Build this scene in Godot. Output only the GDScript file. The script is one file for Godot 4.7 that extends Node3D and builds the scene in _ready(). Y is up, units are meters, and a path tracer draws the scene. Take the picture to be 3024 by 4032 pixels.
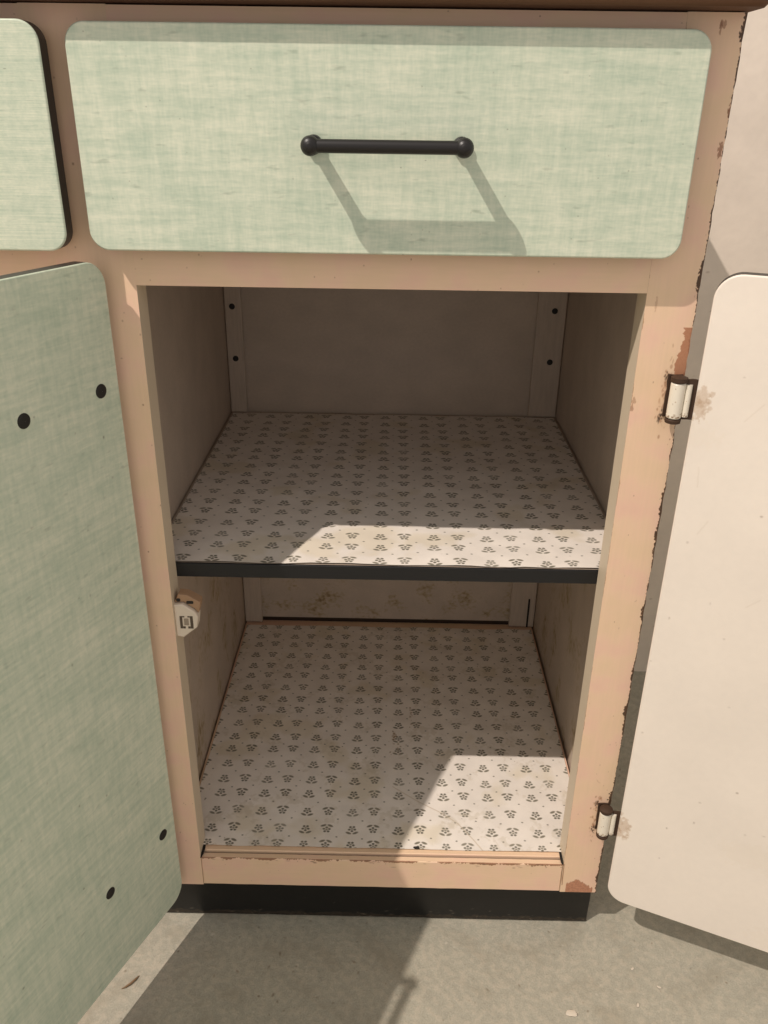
extends Node3D
# An old kitchen cabinet: green linen laminate fronts, peach painted frame, one open compartment.
# x right, y up, z towards the viewer; z = 0 is the face of the painted frame, y = 0 the floor.

var rng := RandomNumberGenerator.new()

# ------------------------------------------------------------------ mesh helpers
func tri(st: SurfaceTool, p: Array, n: Array, uv: Array) -> void:
	var g: Vector3 = (p[1] - p[0]).cross(p[2] - p[0])
	var order := [0, 1, 2]
	if g.dot(n[0] + n[1] + n[2]) > 0.0:
		order = [0, 2, 1]
	for i in order:
		st.set_normal(n[i])
		st.set_uv(uv[i])
		st.add_vertex(p[i])

func quad(st: SurfaceTool, p: Array, n: Array, uv: Array) -> void:
	tri(st, [p[0], p[1], p[2]], [n[0], n[1], n[2]], [uv[0], uv[1], uv[2]])
	tri(st, [p[0], p[2], p[3]], [n[0], n[2], n[3]], [uv[0], uv[2], uv[3]])

func start() -> SurfaceTool:
	var st := SurfaceTool.new()
	st.begin(Mesh.PRIMITIVE_TRIANGLES)
	return st

# An extruded outline (anticlockwise seen from +z) with a rounded front and back arris.
# mats = [front, side, back]; uv runs over the outline's own bounding box.
func slab(outline: PackedVector2Array, z0: float, z1: float, bevel: float, mats: Array, side_scale := 1.0) -> ArrayMesh:
	var mesh := ArrayMesh.new()
	var n := outline.size()
	var lo := outline[0]
	var hi := outline[0]
	for q in outline:
		lo = lo.min(q)
		hi = hi.max(q)
	var size := hi - lo
	var outn := PackedVector2Array()
	var inset := PackedVector2Array()
	for i in n:
		var a := outline[(i + n - 1) % n]
		var b := outline[i]
		var c := outline[(i + 1) % n]
		var e1 := (b - a).normalized()
		var e2 := (c - b).normalized()
		var m := (Vector2(e1.y, -e1.x) + Vector2(e2.y, -e2.x)).normalized()
		outn.append(m)
		var k: float = 1.0 / maxf(0.5, m.dot(Vector2(e1.y, -e1.x)))
		inset.append(b - m * bevel * k)
	var front := start()
	var side := start()
	var back := start()
	var uvf := func(q: Vector2) -> Vector2: return Vector2((q.x - lo.x) / size.x, 1.0 - (q.y - lo.y) / size.y)
	var idx := Geometry2D.triangulate_polygon(inset)
	for t in range(0, idx.size(), 3):
		var ps := []
		var pb := []
		var us := []
		for k in 3:
			var q := inset[idx[t + k]]
			ps.append(Vector3(q.x, q.y, z1))
			pb.append(Vector3(q.x, q.y, z0))
			us.append(uvf.call(q))
		tri(front, ps, [Vector3.BACK, Vector3.BACK, Vector3.BACK], us)
		tri(back, pb, [Vector3.FORWARD, Vector3.FORWARD, Vector3.FORWARD], us)
	var run := 0.0
	for i in n:
		var j := (i + 1) % n
		var a := outline[i]
		var b := outline[j]
		var e := (b - a).normalized()
		var flat := Vector3(e.y, -e.x, 0)
		var na := Vector3(outn[i].x, outn[i].y, 0)
		var nb := Vector3(outn[j].x, outn[j].y, 0)
		if na.dot(flat) < 0.9:
			na = flat
		if nb.dot(flat) < 0.9:
			nb = flat
		var l := a.distance_to(b)
		if bevel > 0.0:
			var ua: Vector2 = uvf.call(a)
			var ub: Vector2 = uvf.call(b)
			quad(front, [Vector3(a.x, a.y, z1 - bevel), Vector3(b.x, b.y, z1 - bevel), Vector3(inset[j].x, inset[j].y, z1), Vector3(inset[i].x, inset[i].y, z1)], [(na + Vector3.BACK * 0.4).normalized(), (nb + Vector3.BACK * 0.4).normalized(), Vector3.BACK, Vector3.BACK], [ua, ub, uvf.call(inset[j]), uvf.call(inset[i])])
			quad(back, [Vector3(a.x, a.y, z0 + bevel), Vector3(b.x, b.y, z0 + bevel), Vector3(inset[j].x, inset[j].y, z0), Vector3(inset[i].x, inset[i].y, z0)], [(na + Vector3.FORWARD * 0.4).normalized(), (nb + Vector3.FORWARD * 0.4).normalized(), Vector3.FORWARD, Vector3.FORWARD], [ua, ub, uvf.call(inset[j]), uvf.call(inset[i])])
		var s := side_scale
		quad(side, [Vector3(a.x, a.y, z0 + bevel), Vector3(b.x, b.y, z0 + bevel), Vector3(b.x, b.y, z1 - bevel), Vector3(a.x, a.y, z1 - bevel)], [na, nb, nb, na], [Vector2(z0 * s, run * s), Vector2(z0 * s, (run + l) * s), Vector2(z1 * s, (run + l) * s), Vector2(z1 * s, run * s)])
		run += l
	front.commit(mesh)
	side.commit(mesh)
	back.commit(mesh)
	for k in 3:
		mesh.surface_set_material(k, mats[k])
	return mesh

func rect(x0: float, y0: float, x1: float, y1: float) -> PackedVector2Array:
	return PackedVector2Array([Vector2(x0, y0), Vector2(x1, y0), Vector2(x1, y1), Vector2(x0, y1)])

func round_rect(x0: float, y0: float, x1: float, y1: float, r: float, steps := 8) -> PackedVector2Array:
	var o := PackedVector2Array()
	var cs := [[Vector2(x1 - r, y0 + r), -PI / 2], [Vector2(x1 - r, y1 - r), 0.0], [Vector2(x0 + r, y1 - r), PI / 2], [Vector2(x0 + r, y0 + r), PI]]
	for c in cs:
		for k in steps + 1:
			var a: float = c[1] + PI / 2 * k / steps
			o.append(c[0] + Vector2(cos(a), sin(a)) * r)
	return o

# A straight-edged outline whose edges wander a little, as hand-sanded and chipped timber does.
func worn_rect(x0: float, y0: float, x1: float, y1: float, wander: float, seed_value: int, right_wander := -1.0) -> PackedVector2Array:
	var o := PackedVector2Array()
	var nz := FastNoiseLite.new()
	nz.seed = seed_value
	nz.frequency = 1.0
	nz.fractal_octaves = 3
	var rw := wander if right_wander < 0.0 else right_wander
	var nx := maxi(2, int((x1 - x0) / 0.008))
	var ny := maxi(2, int((y1 - y0) / 0.006))
	for i in nx:
		var x := lerpf(x0, x1, float(i) / nx)
		o.append(Vector2(x, y0 + (wander * nz.get_noise_2d(x * 40.0, 0.0) if i > 0 else 0.0)))
	for i in ny:
		var y := lerpf(y0, y1, float(i) / ny)
		o.append(Vector2(x1 - (rw * (0.5 + nz.get_noise_2d(y * 55.0, 7.0)) if i > 0 else 0.0), y))
	for i in nx:
		var x := lerpf(x1, x0, float(i) / nx)
		o.append(Vector2(x, y1 + (wander * nz.get_noise_2d(x * 40.0, 13.0) if i > 0 else 0.0)))
	for i in ny:
		var y := lerpf(y1, y0, float(i) / ny)
		o.append(Vector2(x0 + (wander * nz.get_noise_2d(y * 40.0, 19.0) if i > 0 else 0.0), y))
	return o

# A tube through points with a radius at each, closed with rounded or flat ends by the radii given.
func tube(st: SurfaceTool, pts: Array, radii: Array, seg := 20) -> void:
	var rings := []
	var up := Vector3.UP
	var d0: Vector3 = (pts[1] - pts[0]).normalized()
	if absf(d0.dot(up)) > 0.9:
		up = Vector3.RIGHT
	for i in pts.size():
		var a: Vector3 = pts[maxi(i - 1, 0)]
		var b: Vector3 = pts[mini(i + 1, pts.size() - 1)]
		var d := (b - a).normalized()
		var s := d.cross(up).normalized()
		var t := s.cross(d).normalized()
		var ring := []
		for k in seg + 1:
			var ang := TAU * k / seg
			ring.append([s * cos(ang) + t * sin(ang), pts[i] + (s * cos(ang) + t * sin(ang)) * radii[i]])
		rings.append(ring)
	for i in pts.size() - 1:
		var slope := 0.0
		var dl: float = pts[i].distance_to(pts[i + 1])
		var d: Vector3 = (pts[i + 1] - pts[i]).normalized()
		if dl > 0.0:
			slope = (radii[i] - radii[i + 1]) / dl
		for k in seg:
			var p := [rings[i][k][1], rings[i][k + 1][1], rings[i + 1][k + 1][1], rings[i + 1][k][1]]
			var n := []
			for w in [rings[i][k][0], rings[i][k + 1][0], rings[i + 1][k + 1][0], rings[i + 1][k][0]]:
				n.append((w + d * slope).normalized())
			var uv := [Vector2(float(k) / seg, i), Vector2(float(k + 1) / seg, i), Vector2(float(k + 1) / seg, i + 1), Vector2(float(k) / seg, i + 1)]
			quad(st, p, n, uv)
	for e in [0, pts.size() - 1]:
		if radii[e] > 0.0001:
			var d: Vector3 = (pts[0] - pts[1]).normalized() if e == 0 else (pts[e] - pts[e - 1]).normalized()
			for k in seg:
				tri(st, [pts[e], rings[e][k][1], rings[e][k + 1][1]], [d, d, d], [Vector2(0.5, 0.5), Vector2(0, 0), Vector2(1, 0)])

func ball(st: SurfaceTool, c: Vector3, r: float, axis: Vector3, squash := 1.0, seg := 20) -> void:
	var pts := []
	var rad := []
	for i in 13:
		var a := -PI / 2 + PI * i / 12.0
		pts.append(c + axis * sin(a) * r * squash)
		rad.append(cos(a) * r)
	tube(st, pts, rad, seg)

func one(st: SurfaceTool, m: Material) -> ArrayMesh:
	var mesh := st.commit()
	mesh.surface_set_material(0, m)
	return mesh

func put(called: String, mesh: Mesh, parent: Node3D, at := Vector3.ZERO) -> MeshInstance3D:
	var o := MeshInstance3D.new()
	o.name = called
	o.mesh = mesh
	o.position = at
	o.cast_shadow = GeometryInstance3D.SHADOW_CASTING_SETTING_ON
	parent.add_child(o, true)
	return o

func node(called: String, parent: Node3D, at := Vector3.ZERO, turn := 0.0) -> Node3D:
	var o := Node3D.new()
	o.name = called
	o.position = at
	o.rotation.y = turn
	parent.add_child(o, true)
	return o

func tag(o: Node3D, label: String, category: String, group := "") -> void:
	o.set_meta("label", label)
	o.set_meta("category", category)
	if group != "":
		o.set_meta("group", group)

# a box as a slab, in plain metres
func box(x0: float, y0: float, z0: float, x1: float, y1: float, z1: float, m: Material, bevel := 0.0008) -> ArrayMesh:
	return slab(rect(x0, y0, x1, y1), z0, z1, bevel, [m, m, m])

# ------------------------------------------------------------------ material helpers
func paint(c: Color, rough: float, spec := 0.5) -> StandardMaterial3D:
	var m := StandardMaterial3D.new()
	m.albedo_color = c
	m.roughness = rough
	m.metallic_specular = spec
	return m

func printed(im: Image, rough: float, spec := 0.5) -> StandardMaterial3D:
	im.generate_mipmaps()
	var m := StandardMaterial3D.new()
	m.albedo_texture = ImageTexture.create_from_image(im)
	m.roughness = rough
	m.metallic_specular = spec
	return m

func noise(seed_value: int, octaves := 4) -> FastNoiseLite:
	var n := FastNoiseLite.new()
	n.seed = seed_value
	n.noise_type = FastNoiseLite.TYPE_SIMPLEX_SMOOTH
	n.frequency = 1.0
	n.fractal_octaves = octaves
	return n

class Canvas:
	var w: int
	var h: int
	var px: PackedFloat32Array
	func _init(ww: int, hh: int, c: Color) -> void:
		w = ww
		h = hh
		px.resize(w * h * 3)
		for i in w * h:
			px[i * 3] = c.r
			px[i * 3 + 1] = c.g
			px[i * 3 + 2] = c.b
	func mix(x: int, y: int, c: Color, a: float) -> void:
		if x < 0 or y < 0 or x >= w or y >= h or a <= 0.0:
			return
		var i := (y * w + x) * 3
		a = minf(a, 1.0)
		px[i] += (c.r - px[i]) * a
		px[i + 1] += (c.g - px[i + 1]) * a
		px[i + 2] += (c.b - px[i + 2]) * a
	func mul(x: int, y: int, f: float) -> void:
		var i := (y * w + x) * 3
		px[i] *= f
		px[i + 1] *= f
		px[i + 2] *= f
	# a soft-edged ellipse, turned by ang; edge in pixels
	func blot(cx: float, cy: float, rx: float, ry: float, ang: float, c: Color, a: float, edge := 1.0) -> void:
		var r := maxf(rx, ry) + edge + 1.0
		var ca := cos(ang)
		var sa := sin(ang)
		for y in range(int(cy - r), int(cy + r) + 2):
			for x in range(int(cx - r), int(cx + r) + 2):
				var dx := x + 0.5 - cx
				var dy := y + 0.5 - cy
				var u := (dx * ca + dy * sa) / rx
				var v := (-dx * sa + dy * ca) / ry
				var d := (sqrt(u * u + v * v) - 1.0) * minf(rx, ry)
				mix(x, y, c, a * clampf(0.5 - d / edge, 0.0, 1.0))
	# a chip or stain with a ragged outline of its own
	func chip(cx: float, cy: float, rx: float, ry: float, nz: FastNoiseLite, c: Color, a: float) -> void:
		for y in range(int(cy - ry * 1.6), int(cy + ry * 1.6) + 1):
			for x in range(int(cx - rx * 1.6), int(cx + rx * 1.6) + 1):
				var u := (x - cx) / rx
				var v := (y - cy) / ry
				var d := sqrt(u * u + v * v) + 0.75 * nz.get_noise_2d(x * 0.16 + cx, y * 0.11)
				mix(x, y, c, a * clampf((1.0 - d) * 5.0, 0.0, 1.0) * (0.8 + 0.3 * nz.get_noise_2d(x * 0.5, y * 0.5)))
	func line(x0: float, y0: float, x1: float, y1: float, wd: float, c: Color, a: float) -> void:
		var steps := int(Vector2(x1 - x0, y1 - y0).length()) + 1
		for k in steps + 1:
			var t := float(k) / steps
			blot(lerpf(x0, x1, t), lerpf(y0, y1, t), wd, wd, 0.0, c, a, 1.0)
	func image() -> Image:
		var b := PackedByteArray()
		b.resize(w * h * 3)
		for i in w * h * 3:
			b[i] = int(clampf(px[i], 0.0, 1.0) * 255.0 + 0.5)
		return Image.create_from_data(w, h, false, Image.FORMAT_RGB8, b)

# Laminate printed like linen: slubs along and across, in cream and grey green.
func linen(w: int, h: int, sx: float, sy: float, seed_value: int, along_y := false) -> Image:
	var c := Canvas.new(w, h, Color.BLACK)
	var a := noise(seed_value, 3)
	var b := noise(seed_value + 1, 3)
	var d := noise(seed_value + 2, 2)
	var big := noise(seed_value + 3, 3)
	var light := Color8(221, 224, 202)
	var dark := Color8(178, 194, 173)
	for y in h:
		for x in w:
			var u := sx * x / w
			var v := sy * y / h
			if along_y:
				var k := u
				u = v
				v = k
			var t := 0.45
			t += 0.34 * a.get_noise_2d(u * 13.0, v * 150.0)
			t += 0.24 * b.get_noise_2d(u * 120.0, v * 15.0)
			t += 0.20 * d.get_noise_2d(u * 90.0, v * 480.0)
			t += 0.15 * d.get_noise_2d(u * 420.0, v * 80.0 + 30.0)
			t += 0.24 * big.get_noise_2d(u * 11.0, v * 19.0)
			c.mix(x, y, light.lerp(dark, clampf(t, 0.0, 1.0)), 1.0)
			var s := a.get_noise_2d(u * 34.0 + 40.0, v * 120.0)
			if s > 0.48:
				c.mix(x, y, Color8(138, 150, 132), (s - 0.48) * 1.2)
	# rubbed spots, fine scratches and fly specks
	for k in 40:
		c.blot(rng.randf() * w, rng.randf() * h, rng.randf_range(0.5, 1.2), rng.randf_range(0.5, 1.2), 0.0, Color8(92, 92, 76), rng.randf_range(0.2, 0.6), 1.0)
	for k in 16:
		var p := Vector2(rng.randf() * w, rng.randf() * h)
		var q := p + Vector2.from_angle(rng.randfn(0.4, 0.6)) * rng.randf_range(8.0, 34.0)
		c.line(p.x, p.y, q.x, q.y, 0.45, Color8(226, 226, 208), 0.35)
	return c.image()

# Paint with a faint brush drag, yellowing and specks. wear = how much of the right-hand edge is bare.
func peach(w: int, h: int, sx: float, sy: float, seed_value: int, upright: bool) -> Canvas:
	var c := Canvas.new(w, h, Color.BLACK)
	var a := noise(seed_value, 3)
	var b := noise(seed_value + 1, 4)
	var base := Color8(240, 203, 175)
	var yellow := Color8(234, 202, 168)
	var pinkish := Color8(234, 191, 169)
	for y in h:
		for x in w:
			var u := sx * x / w
			var v := sy * y / h
			var p := b.get_noise_2d(u * 18.0, v * 18.0)
			var q := a.get_noise_2d(u * (260.0 if upright else 14.0), v * (14.0 if upright else 260.0))
			var k := base.lerp(yellow, clampf(0.5 + p, 0.0, 1.0)).lerp(pinkish, clampf(-p * 0.9 + q * 0.12, 0.0, 1.0))
			c.mix(x, y, k, 1.0)
			c.mul(x, y, 1.0 + 0.012 * q)
	for k in int(sx * sy * 1000.0) + 3:
		c.blot(rng.randf() * w, rng.randf() * h, rng.randf_range(0.6, 1.6), rng.randf_range(0.6, 1.6), 0.0, Color8(120, 80, 58), rng.randf_range(0.15, 0.6), 1.2)
	return c

# Printed shelf paper: little posies in columns, every other column turned, with single dots between.
func liner_print(n: int, x0: float, z0: float, sx: float, sz: float, u_phase: float, row_phase: float, seed_value: int, dirty: bool) -> Image:
	var c := Canvas.new(n, n, Color8(240, 231, 220))
	var kx := n / sx
	var kz := n / sz
	var a := noise(seed_value, 4)
	var b := noise(seed_value + 1, 3)
	for y in n:
		for x in n:
			var u := sx * x / n
			var v := sz * y / n
			c.mul(x, y, 1.0 + 0.03 * a.get_noise_2d(u * 30.0, v * 30.0) + 0.015 * b.get_noise_2d(u * 700.0, v * 700.0))
			var g := a.get_noise_2d(u * 9.0 + 5.0, v * 9.0)
			c.mix(x, y, Color8(214, 198, 164), clampf(g * 1.4 - 0.25, 0.0, 0.35))
	var ink := Color8(94, 90, 77)
	var leaf := Color8(120, 114, 98)
	var rows := [0.0, 0.0236, 0.0508]
	for ci in range(-9, 12):
		for flip in 2:
			var mx: float = u_phase + ci * 0.0546 + (0.0294 if flip == 1 else 0.0)
			for ri in range(-8, 26):
				var r3: int = posmod(ri, 3)
				var mz: float = row_phase - floorf(ri / 3.0) * 0.0793 - rows[r3] + (0.0016 if flip == 1 else 0.0)
				var jx := rng.randf_range(-0.0006, 0.0006)
				var px := (mx + jx - x0) * kx
				var py := (mz - z0) * kz
				if px < -20 or py < -20 or px > n + 20 or py > n + 20:
					continue
				var s := 1.0 if flip == 0 else -1.0
				var fade := clampf(0.95 + 0.4 * b.get_noise_2d(mx * 14.0, mz * 14.0) + rng.randf_range(-0.1, 0.06), 0.6, 1.0)
				# five petals and a heart
				for k in 5:
					var ang := -PI / 2 + TAU * k / 5.0
					c.blot(px + cos(ang) * 0.0034 * kx, py + s * (sin(ang) * 0.0033 + 0.0018) * kz, 0.00150 * kx, 0.00130 * kz, 0.0, ink, 0.95 * fade, 1.2)
				c.blot(px, py + s * 0.0018 * kz, 0.0014 * kx, 0.0012 * kz, 0.0, leaf, 0.7, 1.2)
				# two leaves
				for e in [-1.0, 1.0]:
					c.blot(px + e * 0.0040 * kx, py - s * 0.0044 * kz, 0.0034 * kx, 0.00150 * kz, e * s * 0.42, leaf, 0.92 * fade, 1.2)
				c.blot(px + 0.0122 * kx, py + (0.0122 if flip == 0 else 0.0135) * kz, 0.0011 * kx, 0.0008 * kz, rng.randf_range(-0.3, 0.3), ink, 0.8, 1.0)
	if dirty:
		# the long crease and the brown spill marks of the lower sheet
		var pts := [Vector2(0.213, -0.112), Vector2(0.244, -0.089), Vector2(0.268, -0.073), Vector2(0.290, -0.054), Vector2(0.307, -0.030), Vector2(0.318, -0.012)]
		for k in pts.size() - 1:
			c.line((pts[k].x - x0) * kx, (pts[k].y - z0) * kz, (pts[k + 1].x - x0) * kx, (pts[k + 1].y - z0) * kz, 1.3, Color8(206, 190, 168), 0.35)
		for spot in [[0.2142, -0.2070, 0.0014, 0.0060, 34], [0.2375, -0.2500, 0.0014, 0.0085, 22], [0.2160, -0.1850, 0.0050, 0.0070, 14]]:
			for k in spot[4]:
				c.blot((spot[0] + rng.randfn(0.0, spot[2]) - x0) * kx, (spot[1] + rng.randfn(0.0, spot[3]) - z0) * kz, rng.randf_range(0.7, 2.2), rng.randf_range(0.7, 2.6), rng.randf() * PI, Color8(108, 78, 46), rng.randf_range(0.15, 0.55), 1.4)
		for y in n:
			for x in n:
				var g := b.get_noise_2d(x * 0.011, y * 0.011) + 0.6 * a.get_noise_2d(x * 0.07, y * 0.07)
				c.mix(x, y, Color8(186, 172, 146), clampf(g * 0.8 - 0.25, 0.0, 0.22))
	for k in 60:
		c.blot(rng.randf() * n, rng.randf() * n, rng.randf_range(0.5, 1.3), rng.randf_range(0.5, 1.3), 0.0, Color8(90, 68, 48), rng.randf_range(0.2, 0.7), 1.0)
	return c.image()

# Off-white painted board; mould = amount of brown spotting.
func board(n: int, seed_value: int, mould: float, from := 0.0) -> Image:
	var c := Canvas.new(n, n, Color8(190, 173, 156))
	var a := noise(seed_value, 5)
	var b := noise(seed_value + 1, 4)
	for y in n:
		for x in n:
			c.mul(x, y, 1.0 + 0.05 * a.get_noise_2d(x * 0.015, y * 0.015) + 0.03 * b.get_noise_2d(x * 0.2, y * 0.2))
			if mould > 0.0 and y > n * (from + 0.1 * b.get_noise_1d(x * 0.05)):
				var g := a.get_noise_2d(x * 0.012 + 9.0, y * 0.012) * 0.9 + 0.5 * b.get_noise_2d(x * 0.09, y * 0.09)
				c.mix(x, y, Color8(150, 128, 84), clampf((g - 0.12) * 1.5 * mould, 0.0, 0.6 * mould))
				c.mix(x, y, Color8(96, 70, 40), clampf((g - 0.5) * 2.5 * mould, 0.0, 0.7))
	return c.image()

func concrete(n: int) -> Array:
	var c := Canvas.new(n, n, Color8(162, 157, 141))
	var relief := Canvas.new(n, n, Color(0.6, 0.6, 0.6))
	var a := noise(71, 5)
	var b := noise(72, 4)
	var d := noise(73, 2)
	for y in n:
		for x in n:
			# tiles without a seam: walk the noise on two circles
			var u := TAU * x / n
			var v := TAU * y / n
			var p := Vector3(cos(u), sin(u), cos(v)) * 1.5
			var g := a.get_noise_3d(p.x * 1.6 + sin(v) * 2.9, p.y * 1.6 + 11.0, p.z * 1.6)
			var f := b.get_noise_2d(x * 0.075, y * 0.075)
			var s := d.get_noise_2d(x * 0.4, y * 0.4)
			c.mul(x, y, 1.0 + 0.05 * g + 0.05 * f + 0.09 * s)
			c.mix(x, y, Color8(192, 174, 154), clampf(f * 0.6, 0.0, 0.2))
			c.mix(x, y, Color8(152, 143, 124), clampf(-g * 0.9 - 0.1, 0.0, 0.35))
			relief.mul(x, y, 1.0 + 0.35 * f + 0.2 * s)
	for k in 420:
		var x := rng.randf() * n
		var y := rng.randf() * n
		var r := rng.randf_range(0.5, 1.3)
		var e := rng.randf_range(0.8, 2.6)
		var an := rng.randf() * PI
		c.blot(x, y, r * e, r, an, Color8(96, 82, 64), rng.randf_range(0.15, 0.6), 1.4)
		relief.blot(x, y, r * e, r, an, Color(0.1, 0.1, 0.1), 0.7, 1.6)
	for k in 2600:
		var lightish := rng.randf() < 0.5
		c.blot(rng.randf() * n, rng.randf() * n, rng.randf_range(0.4, 0.9), rng.randf_range(0.4, 0.9), 0.0, Color8(204, 192, 172) if lightish else Color8(104, 92, 74), rng.randf_range(0.1, 0.45), 0.9)
	for k in 160:
		c.blot(rng.randf() * n, rng.randf() * n, rng.randf_range(0.8, 3.0), rng.randf_range(0.6, 1.6), rng.randf() * PI, Color8(206, 196, 178), rng.randf_range(0.2, 0.6), 1.6)
	return [c.image(), relief.image()]

func plaster(n: int) -> Array:
	var c := Canvas.new(n, n, Color8(234, 220, 205))
	var relief := Canvas.new(n, n, Color(0.5, 0.5, 0.5))
	var a := noise(91, 4)
	var b := noise(92, 3)
	for y in n:
		for x in n:
			var g := a.get_noise_2d(x * 0.012, y * 0.012)
			var f := b.get_noise_2d(x * 0.07, y * 0.07)
			c.mul(x, y, 1.0 + 0.03 * g + 0.012 * f)
			relief.mul(x, y, 1.0 + 0.6 * f + 0.4 * g)
	for k in 50:
		c.blot(rng.randf() * n, rng.randf() * n, rng.randf_range(0.8, 2.5), rng.randf_range(0.5, 1.2), rng.randf() * PI, Color8(150, 128, 108), rng.randf_range(0.2, 0.5), 1.4)
	return [c.image(), relief.image()]

func with_relief(m: StandardMaterial3D, im: Image, scale_cm: float) -> StandardMaterial3D:
	m.heightmap_enabled = true
	m.heightmap_texture = ImageTexture.create_from_image(im)
	m.heightmap_scale = scale_cm
	return m

# ------------------------------------------------------------------ measures
const XL := -0.003      # right edge of the middle stile = left edge of the opening
const XR := 0.4055      # right edge of the opening
const XE := 0.4472      # outer right edge of the frame
const XM := -0.0650     # left edge of the middle stile
const XW := -0.510       # far left end of the cabinet
const YB := 0.1045      # top of the bottom rail
const Y0 := 0.0625      # bottom of the frame
const YT := 0.738       # underside of the middle rail
const YTOP := 0.932
const ZB := -0.484      # back of the compartment
const STILE := 0.026    # thickness of the frame timber
const YS := 0.468       # top of the shelf
const WL := -0.031      # inner faces of the side panels
const WR := 0.4423

func handle_mesh(m: Material, half: float, out: float) -> ArrayMesh:
	var st := start()
	var z := out
	tube(st, [Vector3(-half, 0, z), Vector3(half, 0, z)], [0.0046, 0.0046], 24)
	for e in [-1.0, 1.0]:
		var c := Vector3(e * half, 0, z)
		ball(st, c, 0.0068, Vector3.BACK, 1.0, 24)
		tube(st, [Vector3(e * half, 0, 0.0), Vector3(e * half, 0, 0.0035), Vector3(e * half, 0, 0.0045), Vector3(e * half, 0, z)], [0.0068, 0.0064, 0.0043, 0.0048], 24)
	return one(st, m)

func _ready() -> void:
	rng.seed = 20240611
	# ---------------------------------------------------------------- camera, surroundings, lamp
	var cam := Camera3D.new()
	cam.name = "camera"
	cam.position = Vector3(0.2035, 0.8659, 0.6815)
	cam.rotation_order = EULER_ORDER_YXZ
	cam.rotation = Vector3(-0.4454, 0.0079, 0.0144)
	cam.fov = 62.87
	cam.near = 0.02
	cam.far = 30.0
	add_child(cam)
	cam.current = true
	var we := WorldEnvironment.new()
	we.name = "surroundings"
	var env := Environment.new()
	env.background_mode = Environment.BG_COLOR
	env.background_color = Color(1.0, 0.975, 0.955)
	env.background_energy_multiplier = 0.66
	env.tonemap_mode = Environment.TONE_MAPPER_LINEAR
	env.tonemap_exposure = 1.0
	env.sdfgi_enabled = true
	env.ssao_enabled = true
	env.ssil_enabled = true
	we.environment = env
	add_child(we)
	var lamp_at := Vector3(-1.828, 4.0, 1.445)
	var lamp := node("hanging_lamp", self, lamp_at)
	tag(lamp, "small warm bare bulb hanging on a cord above the cabinet", "lamp")
	var glow := paint(Color(1, 0.9, 0.75), 0.4)
	glow.emission_enabled = true
	glow.emission = Color(1.0, 0.84, 0.62)
	glow.emission_energy_multiplier = 4.0
	var st := start()
	ball(st, Vector3.ZERO, 0.022, Vector3.UP, 1.2)
	put("bulb", one(st, glow), lamp)
	st = start()
	tube(st, [Vector3(0, 0.024, 0), Vector3(0, 0.05, 0), Vector3(0, 0.056, 0), Vector3(0, 0.35, 0)], [0.013, 0.014, 0.003, 0.003])
	put("socket_and_cord", one(st, paint(Color8(40, 36, 32), 0.5)), lamp)
	var bulb := OmniLight3D.new()
	bulb.name = "light"
	bulb.light_color = Color(1.0, 0.955, 0.915)
	bulb.light_energy = 17.2
	bulb.light_size = 0.02
	bulb.omni_range = 14.0
	bulb.omni_attenuation = 2.0
	bulb.shadow_enabled = true
	lamp.add_child(bulb)

	# ---------------------------------------------------------------- materials
	var green_a := printed(linen(1024, 352, 0.45, 0.155, 5), 0.42)
	var green_b := printed(linen(512, 704, 0.46, 0.70, 25), 0.42)
	var edge_black := paint(Color8(42, 38, 34), 0.45)
	var peach_plain := printed(peach(256, 512, 0.1, 0.2, 31, true).image(), 0.5)
	var stile_c := peach(128, 1536, XE - XR, YTOP - Y0, 41, true)
	wear_stile(stile_c)
	var peach_stile := printed(stile_c.image(), 0.5)
	var mid_c := peach(128, 1536, XL - XM, YTOP - Y0, 43, true)
	var peach_mid := printed(mid_c.image(), 0.5)
	var rail_c := peach(1536, 128, XR - XL, YB - Y0, 47, false)
	wear_rail(rail_c)
	var peach_rail := printed(rail_c.image(), 0.5)
	var peach_long := printed(peach(1024, 96, 0.45, 0.04, 53, false).image(), 0.5)
	var cream := printed(board(384, 61, 0.0), 0.6)
	var cream_mould := printed(board(512, 66, 0.75, 0.5), 0.65)
	var grey_white := paint(Color8(212, 195, 170), 0.5)
	var black_gloss := paint(Color8(16, 15, 15), 0.35)
	var plinth_m := printed(plinth_dirt(), 0.38)
	var black_strip := paint(Color8(15, 15, 17), 0.5)
	var handle_black := paint(Color8(22, 18, 17), 0.42)
	var bare_wood := paint(Color8(104, 70, 46), 0.75)
	var dark_wood := paint(Color8(58, 42, 30), 0.8)
	var dark_hole := paint(Color8(30, 25, 20), 0.7)
	var inner_c := Canvas.new(512, 768, Color8(236, 225, 212))
	inner_door(inner_c)
	var door_white := printed(inner_c.image(), 0.38)
	var conc := concrete(1024)
	var floor_m := with_relief(printed(conc[0], 0.8), conc[1], 0.12)
	floor_m.uv1_triplanar = true
	floor_m.uv1_world_triplanar = true
	floor_m.uv1_scale = Vector3(1.15, 1.15, 1.15)
	var pl := plaster(512)
	var wall_m := with_relief(printed(pl[0], 0.85), pl[1], 0.03)
	wall_m.uv1_triplanar = true
	wall_m.uv1_world_triplanar = true
	wall_m.uv1_scale = Vector3(1.9, 1.9, 1.9)
	var rust := paint(Color8(70, 50, 36), 0.65)
	rust.metallic = 0.3
	var hc := Canvas.new(96, 96, Color8(230, 221, 204))
	var hn := noise(181, 4)
	for i in 16:
		hc.chip(rng.randf() * 96.0, rng.randf() * 96.0, rng.randf_range(0.6, 2.6), rng.randf_range(0.6, 3.4), hn, Color8(150, 120, 92) if i % 3 > 0 else Color8(96, 70, 50), rng.randf_range(0.15, 0.6))
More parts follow.
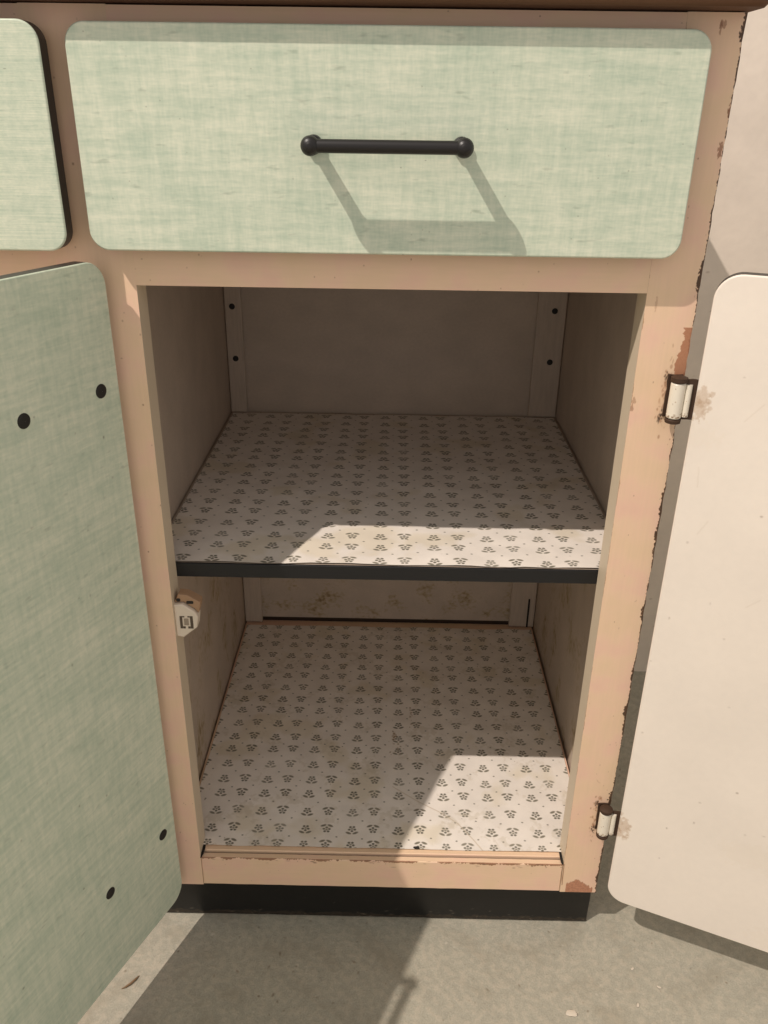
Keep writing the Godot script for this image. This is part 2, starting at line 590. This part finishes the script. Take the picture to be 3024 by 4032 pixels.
	for i in 40:
		hc.chip(rng.randf() * 96.0, absf(rng.randfn(0.0, 5.0)), 3.0, 2.4, hn, Color8(104, 74, 50), rng.randf_range(0.2, 0.6))
	var hinge_white := printed(hc.image(), 0.3)

	# ---------------------------------------------------------------- setting
	var ground := put("floor", box(-3.0, -3.0, -0.08, 3.0, 3.0, 0.0, floor_m, 0.0), self)
	ground.rotation.x = -PI / 2
	ground.set_meta("kind", "structure")
	var wall := put("wall", box(-3.0, 0.0, -0.12, 3.0, 2.7, 0.0, wall_m, 0.0), self, Vector3(0.0, 0.0, -0.512))
	wall.set_meta("kind", "structure")

	# ---------------------------------------------------------------- cabinet carcass
	var cab := node("kitchen_cabinet", self)
	tag(cab, "old kitchen cabinet with pale green fronts, peach painted frame and black plinth", "cabinet")
	put("stile", slab(worn_rect(XR, Y0, XE, YTOP, 0.0, 3, 0.0010), -STILE, 0.0, 0.0, [peach_stile, grey_white, bare_wood]), cab)
	put("stile", slab(worn_rect(XM, Y0, XL, YTOP, 0.0, 4), -STILE, 0.0, 0.0, [peach_mid, grey_white, bare_wood]), cab)
	put("stile", slab(worn_rect(XW, Y0, XW + 0.04, YTOP, 0.0003, 5), -STILE, 0.0, 0.0014, [peach_mid, grey_white, bare_wood]), cab)
	for s in [[XL, XR, 6], [XW + 0.04, XM, 7]]:
		var a: float = s[0]
		var b: float = s[1]
		put("bottom_rail", slab(worn_rect(a, Y0, b, YB, 0.0004, s[2]), -0.0085, -0.0004, 0.0012, [peach_rail, peach_plain, bare_wood], 6.0), cab)
		put("middle_rail", slab(worn_rect(a - 0.004, YT, b + 0.004, 0.785, 0.0, s[2] + 10), -STILE + 0.001, -0.0001, 0.0, [peach_long, grey_white, bare_wood]), cab)
		put("top_rail", slab(worn_rect(a - 0.004, 0.902, b + 0.004, YTOP - 0.0004, 0.0, s[2] + 20), -STILE + 0.001, -0.0001, 0.0, [peach_long, peach_plain, bare_wood]), cab)
	# side and back panels, the dividing panel, bottom boards, dust panel
	put("side_panel", turned_board(ZB, 0.07, -STILE, YT + 0.02, 0.0042, cream_mould), cab, Vector3(WR + 0.0042, 0, 0))
	put("side_panel", turned_board(ZB, 0.07, -STILE, YT + 0.02, 0.0042, cream_mould), cab, Vector3(WL, 0, 0))
	put("side_panel", turned_board(ZB, 0.07, -STILE, YT + 0.02, 0.012, cream), cab, Vector3(XW + 0.012, 0, 0))
	put("side_panel", turned_board(ZB - 0.02, 0.0, -STILE, YTOP, 0.006, peach_plain), cab, Vector3(XW + 0.0, 0, 0))
	put("back_panel", slab(rect(XW, 0.02, XE - 0.001, YTOP), ZB - 0.012, ZB - 0.006, 0.0, [dark_wood, dark_wood, bare_wood]), cab)
	put("back_panel", slab(rect(WL + 0.0005, YS - 0.02, WR - 0.0005, YT + 0.02), ZB - 0.0055, ZB - 0.0008, 0.0, [cream, cream, cream]), cab)
	put("back_panel", slab(rect(WL + 0.027, YB + 0.0105, WR - 0.040, YS - 0.0205), ZB - 0.0055, ZB - 0.0008, 0.0, [cream_mould, cream, cream]), cab)
	put("bottom_board", box(WL + 0.002, YB - 0.02, ZB - 0.004, WR - 0.0035, YB + 0.0022, -0.0098, peach_plain, 0.001), cab)
	put("bottom_board", box(XW + 0.014, YB - 0.02, ZB - 0.004, WL - 0.006, YB + 0.0022, -0.0098, peach_plain, 0.001), cab)
	put("dust_panel", box(XW + 0.007, YT + 0.022, ZB - 0.005, XE - 0.002, YT + 0.028, -STILE - 0.0005, bare_wood, 0.0), cab)
	for e in [[WL + 0.0008, WL + 0.029], [WR - 0.0415, WR - 0.0008]]:
		put("corner_batten", box(e[0], YB + 0.004, ZB - 0.0003, e[1], YS - 0.0150, ZB + 0.007, cream, 0.002), cab)
		put("corner_batten", box(e[0], YS + 0.0008, ZB - 0.0003, e[1] + (-0.004 if e[0] < 0.0 else 0.0), YT + 0.018, ZB + 0.006, cream, 0.002), cab)
	put("batten_crack", box(WR - 0.0135, YB + 0.0045, ZB + 0.0065, WR - 0.0105, YB + 0.058, ZB + 0.0074, dark_hole, 0.0002), cab)
	for q in [Vector2(-0.019, 0.6217), Vector2(-0.0185, 0.5486), Vector2(0.4249, 0.6224), Vector2(0.4249, 0.5507)]:
		st = start()
		tube(st, [Vector3(0, 0, 0.0), Vector3(0, 0, 0.0012), Vector3(0, 0, 0.0020)], [0.0042, 0.0040, 0.0012], 14)
		put("screw", one(st, dark_hole), cab, Vector3(q.x, q.y, ZB + 0.0058))
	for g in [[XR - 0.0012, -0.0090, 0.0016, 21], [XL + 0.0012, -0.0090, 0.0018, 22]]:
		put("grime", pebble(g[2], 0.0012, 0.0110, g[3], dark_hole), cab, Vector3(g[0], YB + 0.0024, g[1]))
	# shelf with its black edging
	var shelf := put("shelf", box(WL + 0.0012, YS - 0.0140, ZB + 0.001, WR - 0.0012, YS, -STILE - 0.0045, cream, 0.0006), cab)
	put("edge_strip", slab(rect(WL + 0.0012, YS - 0.0142, WR - 0.0012, YS + 0.0006), -STILE - 0.0043, -STILE - 0.0010, 0.0007, [black_strip, black_strip, black_strip]), shelf)
	for e in [[WL, 1.0], [WR, -1.0]]:
		put("shelf_cleat", box(minf(e[0], e[0] + e[1] * 0.012) + (0.0004 if e[1] > 0.0 else 0.0), YS - 0.0300, ZB + 0.02, maxf(e[0], e[0] + e[1] * 0.012) - (0.0004 if e[1] < 0.0 else 0.0), YS - 0.0144, -0.08, cream, 0.001), cab)
	# plinth and worktop
	put("plinth", slab(worn_rect(XW + 0.02, 0.0006, XE - 0.0012, Y0 - 0.0006, 0.0006, 9), -0.04, -0.0105, 0.0016, [plinth_m, black_gloss, black_gloss]), cab)
	put("worktop", slab(round_rect(XW - 0.01, -0.031, 0.4540, 0.50, 0.012, 6), YTOP + 0.0008, YTOP + 0.024, 0.0035, [black_gloss, black_gloss, bare_wood]), cab).rotation.x = -PI / 2

	# ---------------------------------------------------------------- drawers
	for s in [[-0.0290, 0.4208, 0.0180, green_a, 0.198], [-0.494, -0.0438, 0.0262, green_b, -0.269]]:
		var d := node("drawer", cab, Vector3(s[4], 0.8436, s[2]))
		var w0: float = s[0] - s[4]
		var w1: float = s[1] - s[4]
		put("drawer_front", slab(round_rect(w0, 0.7672 - 0.8436, w1, 0.9202 - 0.8436, 0.0145, 10), -0.0165, 0.0, 0.0014, [s[3], edge_black, bare_wood]), d)
		put("handle", handle_mesh(handle_black, 0.0537, 0.0278), d, Vector3(-0.001, 0.0004, 0.0))

	# ---------------------------------------------------------------- doors
	var left := node("door", cab, Vector3(-0.0233, 0.0, 0.0105), deg_to_rad(66.2))
	left.set_meta("label", "open green door with four dark bolts")
	put("panel", slab(round_rect(-0.445, 0.0615, 0.0, 0.7596, 0.020, 10), -0.0140, 0.0, 0.0014, [green_b, edge_black, door_white]), left)
	for q in [Vector2(0.0220, 0.6590), Vector2(0.1032, 0.6590), Vector2(0.0205, 0.1700), Vector2(0.1020, 0.1700)]:
		st = start()
		tube(st, [Vector3(0, 0, -0.0002), Vector3(0, 0, 0.0006), Vector3(0, 0, 0.0014), Vector3(0, 0, 0.0016)], [0.0060, 0.0058, 0.0042, 0.0001], 18)
		put("bolt", one(st, dark_hole), left, Vector3(-q.x, q.y, 0.0))
	put("handle", handle_mesh(handle_black, 0.0522, 0.0275), left, Vector3(-0.371, 0.7010, 0.0))
	var right := node("door", cab, Vector3(0.4602, 0.0, -0.0015), deg_to_rad(157.25))
	right.set_meta("label", "wide open door showing its white inner face")
	put("panel", slab(round_rect(-0.47, 0.0698, 0.0, 0.7571, 0.020, 10), -0.0160, 0.0, 0.0016, [green_b, edge_black, door_white]), right)
	put("handle", handle_mesh(handle_black, 0.0522, 0.0290), right, Vector3(-0.39, 0.70, 0.0))
	# hinges of the right door
	for y in [0.6525, 0.1790]:
		var h := node("hinge", cab, Vector3(0.4400, y, 0.0085))
		var hh := 0.0152
		st = start()
		tube(st, [Vector3(0, -hh, 0), Vector3(0, -hh + 0.001, 0), Vector3(0, hh - 0.001, 0), Vector3(0, hh, 0)], [0.0054, 0.0062, 0.0062, 0.0054], 20)
		put("barrel", one(st, hinge_white), h)
		st = start()
		tube(st, [Vector3(0, hh + 0.0006, 0), Vector3(0, hh + 0.0012, 0), Vector3(0, hh + 0.0045, 0), Vector3(0, hh + 0.0058, 0)], [0.0062, 0.0068, 0.0068, 0.0030], 20)
		put("pin_cap", one(st, rust), h)
		st = start()
		tube(st, [Vector3(0, -hh - 0.0052, 0), Vector3(0, -hh - 0.0040, 0), Vector3(0, -hh - 0.0012, 0), Vector3(0, -hh - 0.0006, 0)], [0.0030, 0.0064, 0.0066, 0.0060], 20)
		put("pin_cap", one(st, rust), h)
		put("leaf", slab(worn_rect(-0.0069, -hh - 0.0015, 0.0050, hh + 0.0050, 0.0016, int(y * 1000.0)), -0.0083, -0.0066, 0.0004, [rust, rust, rust]), h)
		var arm := put("leaf", slab(worn_rect(0.0, -hh - 0.001, 0.0128, hh + 0.003, 0.0014, int(y * 777.0)), -0.0010, 0.0008, 0.0003, [rust, rust, rust]), h, Vector3(0.0045, 0, 0.0005))
		arm.rotation.y = deg_to_rad(-8.0)
		st = start()
		tube(st, [Vector3(0.0082, -hh + 0.002, 0.0022), Vector3(0.0082, hh - 0.001, 0.0022)], [0.0028, 0.0028], 14)
		put("knuckle", one(st, hinge_white), h)
	# white catch on the middle stile
	var k := node("catch", cab, Vector3(XL + 0.0002, 0.4180, -0.0035))
	var cw := paint(Color8(226, 211, 192), 0.45)
	var tan_m := paint(Color8(168, 134, 104), 0.6)
	put("catch_body", slab(PackedVector2Array([Vector2(-0.0005, -0.0180), Vector2(0.0065, -0.0193), Vector2(0.0205, -0.0075), Vector2(0.0220, 0.0045), Vector2(0.0190, 0.0100), Vector2(0.0085, 0.0182), Vector2(-0.0005, 0.0175)]), -0.014, 0.0, 0.0012, [cw, cw, cw]), k)
	put("catch_wedge", slab(PackedVector2Array([Vector2(-0.0003, 0.0184), Vector2(0.0090, 0.0190), Vector2(0.0195, 0.0108), Vector2(0.0222, 0.0065), Vector2(0.0245, 0.0150), Vector2(0.0245, 0.0190), Vector2(0.0125, 0.0268), Vector2(0.0040, 0.0275)]), -0.016, -0.0035, 0.001, [tan_m, tan_m, tan_m]), k)
	for q in [[0.0040, 0.0215, 0.0020, 0.0017], [0.0150, 0.0190, 0.0034, 0.0016]]:
		put("catch_slot", slab(round_rect(q[0] - q[2], q[1] - q[3], q[0] + q[2], q[1] + q[3], 0.0012, 4), -0.0040, -0.0030, 0.0002, [dark_hole, dark_hole, dark_hole]), k)
	var ink_m := paint(Color8(88, 74, 60), 0.6)
	var grey_m := paint(Color8(158, 142, 124), 0.6)
	for r in [[0.0045, -0.0085, 0.0070, 0.0055], [0.0145, -0.0085, 0.0172, 0.0055], [0.0072, -0.0085, 0.0095, -0.0062], [0.0120, -0.0085, 0.0143, -0.0062], [0.0072, 0.0042, 0.0092, 0.0055], [0.0122, 0.0042, 0.0143, 0.0055]]:
		put("catch_mark", slab(rect(r[0], r[1], r[2], r[3]), -0.0006, 0.0004, 0.0001, [ink_m, ink_m, ink_m]), k)
	put("catch_mark", slab(rect(0.0085, -0.0048, 0.0130, 0.0028), -0.0006, 0.0004, 0.0001, [grey_m, grey_m, grey_m]), k)

	# ---------------------------------------------------------------- shelf papers
	var upper_m := printed(liner_print(768, WL, ZB, WR - WL, -STILE - ZB, 0.2193, -0.0389 + 0.0508, 81, false), 0.45)
	var lower_m := printed(liner_print(768, WL, ZB, WR - WL, -0.0115 - ZB, 0.2452, -0.0193, 85, true), 0.4)
	var up := put("shelf_liner", sheet(WL + 0.0045, ZB + 0.008, WR - 0.0045, -STILE - 0.0046, 0.0024, upper_m, 3, WL, ZB, WR, -STILE), self, Vector3(0, YS + 0.0003, 0))
	tag(up, "flower printed paper covering the upper shelf with black front edge", "shelf liner", "flower printed shelf papers")
	var lowp := put("shelf_liner", sheet(WL + 0.005, ZB + 0.014, WR - 0.006, -0.0150, 0.0026, lower_m, 4, WL, ZB, WR, -0.0115), self, Vector3(0, YB + 0.0026, 0))
	tag(lowp, "stained flower printed paper lying on the cabinet bottom below the shelf", "shelf liner", "flower printed shelf papers")

	# ---------------------------------------------------------------- crumbs and flakes
	var crumb := put("dirt_crumb", pebble(0.0034, 0.0012, 0.0016, 5, dark_hole), self, Vector3(0.2405, YB + 0.0048, -0.0165))
	tag(crumb, "black crumb at the front edge of the lower shelf paper", "crumb")
	st = start()
	tube(st, [Vector3(-0.0082, 0.0004, 0.0080), Vector3(-0.0042, 0.0010, 0.0062), Vector3(0.0005, 0.0014, 0.0022), Vector3(0.0042, 0.0012, -0.0030), Vector3(0.0068, 0.0005, -0.0078)], [0.0003, 0.0009, 0.0012, 0.0011, 0.0004], 10)
	var twig := put("wood_splinter", one(st, paint(Color8(120, 94, 66), 0.8)), self, Vector3(-0.0714, 0.0004, 0.0781))
	tag(twig, "thin curved brown splinter on the lit floor beside the green door", "splinter")
	var flake_m := paint(Color8(206, 194, 176), 0.7)
	var fl := [[0.4068, 0.1025, 0.0062, 0.0038], [0.4804, 0.0917, 0.0026, 0.0014], [0.5092, 0.0705, 0.0026, 0.0012], [0.4851, 0.0491, 0.0022, 0.0014]]
	var words := ["large white paint flake on the concrete floor", "tiny pale paint flake on the floor farthest out from the white door", "narrow pale paint flake on the floor below the white door", "tiny pale paint flake close under the shadow of the white door"]
	for i in fl.size():
		var o := put("paint_flake", pebble(fl[i][2], 0.0007, fl[i][3], 20 + i, flake_m), self, Vector3(fl[i][0], 0.0007, fl[i][1]))
		tag(o, words[i], "paint flake", "paint flakes on the floor")
		o.rotation.y = i * 1.3

# a board standing across x: outline in (z, y), thickness towards -x
func turned_board(z0: float, y0: float, z1: float, y1: float, thick: float, m: Material) -> ArrayMesh:
	var mesh := slab(rect(-z1, y0, -z0, y1), -thick, 0.0, 0.0, [m, m, m])
	var out := ArrayMesh.new()
	var turn := Transform3D(Basis(Vector3.UP, PI / 2), Vector3.ZERO)
	for s in mesh.get_surface_count():
		var st := SurfaceTool.new()
		st.append_from(mesh, s, turn)
		st.commit(out)
		out.surface_set_material(s, m)
	return out

# thin paper with slightly waving surface and edges
func sheet(x0: float, z0: float, x1: float, z1: float, lift: float, m: Material, seed_value: int, ux0: float, uz0: float, ux1: float, uz1: float) -> ArrayMesh:
	var nz := noise(seed_value, 2)
	var st := start()
	var n := 36
	for i in n:
		for j in n:
			var p := []
			var nn := []
			var uv := []
			for c in [[0, 0], [1, 0], [1, 1], [0, 1]]:
				var a: int = i + c[0]
				var b: int = j + c[1]
				var x := lerpf(x0, x1, float(a) / n)
				var z := lerpf(z0, z1, float(b) / n)
				if b == n:
					z += 0.0006 * nz.get_noise_2d(x * 60.0, 3.0)
				var h := func(xx: float, zz: float) -> float: return lift * (0.5 + 0.5 * nz.get_noise_2d(xx * 14.0, zz * 14.0))
				var y: float = h.call(x, z)
				p.append(Vector3(x, y, z))
				nn.append(Vector3(y - h.call(x + 0.004, z), 0.004, y - h.call(x, z + 0.004)).normalized())
				uv.append(Vector2((x - ux0) / (ux1 - ux0), (z - uz0) / (uz1 - uz0)))
			quad(st, p, nn, uv)
	return one(st, m)

func pebble(rx: float, ry: float, rz: float, seed_value: int, m: Material) -> ArrayMesh:
	var nz := noise(seed_value, 2)
	var st := start()
	for i in 8:
		for j in 12:
			var p := []
			var nn := []
			for c in [[0, 0], [1, 0], [1, 1], [0, 1]]:
				var a: float = -PI / 2 + PI * (i + c[0]) / 8.0
				var b: float = TAU * ((j + c[1]) % 12) / 12.0
				var d := Vector3(cos(a) * cos(b), sin(a), cos(a) * sin(b))
				var r := 1.0 + 0.5 * nz.get_noise_3dv(d * 1.6)
				p.append(Vector3(d.x * rx, d.y * ry, d.z * rz) * r)
				nn.append(Vector3(d.x / rx, d.y / ry, d.z / rz).normalized())
			quad(st, p, nn, [Vector2.ZERO, Vector2.RIGHT, Vector2.ONE, Vector2.DOWN])
	return one(st, m)

# Bare edges, rust and chips of the right stile. The canvas spans XR..XE and Y0..YTOP.
func wear_stile(c: Canvas) -> void:
	var kx := c.w / (XE - XR)
	var ky := c.h / (YTOP - Y0)
	var a := noise(141, 4)
	var b := noise(142, 3)
	var brown := Color8(86, 56, 34)
	var dark := Color8(48, 34, 24)
	var bare := Color8(174, 116, 84)
	for y in c.h:
		var wy := YTOP - y / ky
		var keep := 0.0011 + 0.0016 * maxf(0.0, a.get_noise_2d(wy * 30.0, 0.0)) + 0.0080 * maxf(0.0, a.get_noise_2d(wy * 13.0, 5.0) - 0.12)
		for x in c.w:
			var d := (c.w - x) / kx
			var e := keep * (1.0 + 0.7 * b.get_noise_2d(x * 0.12, wy * 260.0))
			if d < e:
				c.mix(x, y, brown.lerp(dark, clampf(0.5 + b.get_noise_2d(x * 0.3, wy * 90.0), 0.0, 1.0)), 0.9)
	# bare strip above the upper hinge
	var strip := [[0.7112, 0.4398, 0.4468], [0.6975, 0.4408, 0.4468], [0.6930, 0.4395, 0.4466], [0.6836, 0.4367, 0.4468], [0.6760, 0.4380, 0.4470], [0.6660, 0.4392, 0.4470]]
	for i in strip.size() - 1:
		var y0 := int((YTOP - strip[i][0]) * ky)
		var y1 := int((YTOP - strip[i + 1][0]) * ky)
		for y in range(y0, y1):
			var t := float(y - y0) / (y1 - y0)
			var l: float = (lerpf(strip[i][1], strip[i + 1][1], t) - XR + 0.0022 * b.get_noise_1d(y * 0.11)) * kx
			for x in range(int(l), c.w):
				c.mix(x, y, bare, 0.85 + 0.1 * b.get_noise_2d(x * 0.2, y * 0.2))
	# grime round the hinges, in spots
	for h in [0.6525, 0.1790]:
		for i in 70:
			var p := Vector2(rng.randfn(0.4335, 0.0035), h + rng.randfn(0.0, 0.017))
			c.blot((p.x - XR) * kx, (YTOP - p.y) * ky, rng.randf_range(0.8, 3.5), rng.randf_range(1.0, 4.0), rng.randf() * PI, Color8(128, 78, 48), rng.randf_range(0.08, 0.4), 2.0)
		for i in 26:
			var p := Vector2(rng.randf_range(0.4300, 0.4335), h + (0.0190 if i % 2 == 0 else -0.0170) + rng.randfn(0.0, 0.0022))
			c.blot((p.x - XR) * kx, (YTOP - p.y) * ky, rng.randf_range(1.0, 3.0), rng.randf_range(1.0, 2.6), rng.randf() * PI, dark, rng.randf_range(0.2, 0.7), 1.6)
	# flaked corner at the foot
	for y in c.h:
		var wy := YTOP - y / ky
		if wy > 0.090:
			continue
		for x in c.w:
			var wx := XR + x / kx
			var top := 0.083 - absf(wx - 0.4225) * 0.75 + 0.004 * a.get_noise_2d(wx * 260.0, 1.0)
			if wx > 0.4115 and wx < 0.4420 and wy < top:
				c.mix(x, y, Color8(190, 132, 102).lerp(Color8(166, 112, 84), clampf(0.5 + a.get_noise_2d(wx * 300.0, wy * 300.0), 0.0, 1.0)), 0.9)
			elif wx > 0.4115 and wx < 0.4420 and wy < top + 0.0009:
				c.mix(x, y, Color8(140, 96, 70), 0.5)
	# chips along the upper edge and single stains
	for q in [[0.4440, 0.8440, 6.0, 9.0, 0.7], [0.4462, 0.8698, 6.0, 8.0, 0.9], [0.4140, 0.7304, 3.0, 12.0, 0.25], [0.4075, 0.6490, 6.0, 5.0, 0.4], [0.4065, 0.6430, 5.0, 6.0, 0.5], [0.4310, 0.9250, 8.0, 5.0, 0.5], [0.4300, 0.9230, 3.0, 10.0, 0.5]]:
		c.chip((q[0] - XR) * kx, (YTOP - q[1]) * ky, q[2], q[3], b, Color8(118, 74, 50), q[4])
	# inner arris rubbed through in places
	for y in c.h:
		var wy := YTOP - y / ky
		var keep := 0.0014 * maxf(0.0, a.get_noise_2d(wy * 40.0, 31.0) - 0.05)
		for x in 8:
			if x / kx < keep:
				c.mix(x, y, Color8(176, 138, 104), 0.7)
	# joint with the bottom rail
	c.line(2.0, (YTOP - 0.106) * ky, 5.0, c.h - 20.0, 1.4, Color8(120, 78, 54), 0.35)

# Dirty upper edge of the bottom rail. The canvas spans XL..XR and Y0..YB.
func wear_rail(c: Canvas) -> void:
	var a := noise(151, 4)
	for x in c.w:
		var keep := 3.0 + 9.0 * a.get_noise_2d(x * 0.012, 0.0) + 4.0 * a.get_noise_2d(x * 0.08, 3.0)
		for y in range(0, 16):
			if y < keep:
				c.mix(x, y, Color8(130, 86, 58), 0.75 + 0.2 * a.get_noise_2d(x * 0.2, y * 0.2))
	for i in 60:
		c.blot(rng.randf() * c.w, absf(rng.randfn(0.0, 8.0)), rng.randf_range(1.0, 9.0), rng.randf_range(0.8, 2.2), 0.0, Color8(92, 60, 40), rng.randf_range(0.15, 0.6), 1.8)

func plinth_dirt() -> Image:
	var c := Canvas.new(1536, 96, Color8(16, 15, 15))
	var a := noise(171, 4)
	for x in c.w:
		var top := 84.0 - 5.0 * a.get_noise_2d(x * 0.01, 0.0) - 4.0 * a.get_noise_2d(x * 0.06, 2.0)
		for y in c.h:
			if y > top:
				c.mix(x, y, Color8(64, 52, 40), 0.6 + 0.4 * a.get_noise_2d(x * 0.1, y * 0.2))
			c.mix(x, y, Color8(60, 54, 48), clampf(a.get_noise_2d(x * 0.03, y * 0.06) * 0.4 - 0.1, 0.0, 0.2))
	for i in 90:
		c.blot(rng.randf() * c.w, c.h - absf(rng.randfn(0.0, 14.0)), rng.randf_range(0.8, 5.0), rng.randf_range(0.6, 1.6), rng.randfn(0.0, 0.3), Color8(150, 138, 120), rng.randf_range(0.1, 0.6), 1.4)
	for i in 30:
		c.blot(rng.randf() * c.w, rng.randf() * c.h, rng.randf_range(0.6, 1.2), rng.randf_range(0.6, 1.2), 0.0, Color8(120, 108, 94), rng.randf_range(0.2, 0.5), 1.2)
	return c.image()

func inner_door(c: Canvas) -> void:
	var a := noise(161, 4)
	for y in c.h:
		for x in c.w:
			c.mul(x, y, 1.0 + 0.022 * a.get_noise_2d(x * 0.006, y * 0.006) + 0.008 * a.get_noise_2d(x * 0.08, y * 0.08))
	for i in 70:
		c.blot(rng.randf() * c.w, rng.randf() * c.h, rng.randf_range(0.5, 1.4), rng.randf_range(0.5, 1.4), 0.0, Color8(130, 112, 96), rng.randf_range(0.15, 0.6), 1.2)
	for i in 9:
		c.chip(rng.randf() * c.w, rng.randf() * c.h, rng.randf_range(12.0, 46.0), rng.randf_range(8.0, 30.0), a, Color8(229, 215, 196), rng.randf_range(0.1, 0.3))
	for i in 22:
		var p := Vector2(rng.randf() * c.w, rng.randf() * c.h)
		var q := p + Vector2.from_angle(rng.randfn(1.2, 0.7)) * rng.randf_range(6.0, 40.0)
		c.line(p.x, p.y, q.x, q.y, 0.5, Color8(196, 180, 160), 0.22)
	# rust bloom beside the hinge leaves
	for h in [0.6525, 0.1790]:
		c.chip(c.w - 4.0, (0.7571 - h) / 0.6873 * c.h, 9.0, 17.0, a, Color8(186, 158, 132), 0.55)
		for i in 14:
			var p := Vector2(absf(rng.randfn(0.004, 0.006)), h + rng.randfn(0.0, 0.009))
			c.chip(c.w - p.x / 0.47 * c.w, (0.7571 - p.y) / 0.6873 * c.h, rng.randf_range(1.0, 3.0), rng.randf_range(1.0, 4.0), a, Color8(176, 146, 118), rng.randf_range(0.2, 0.5))
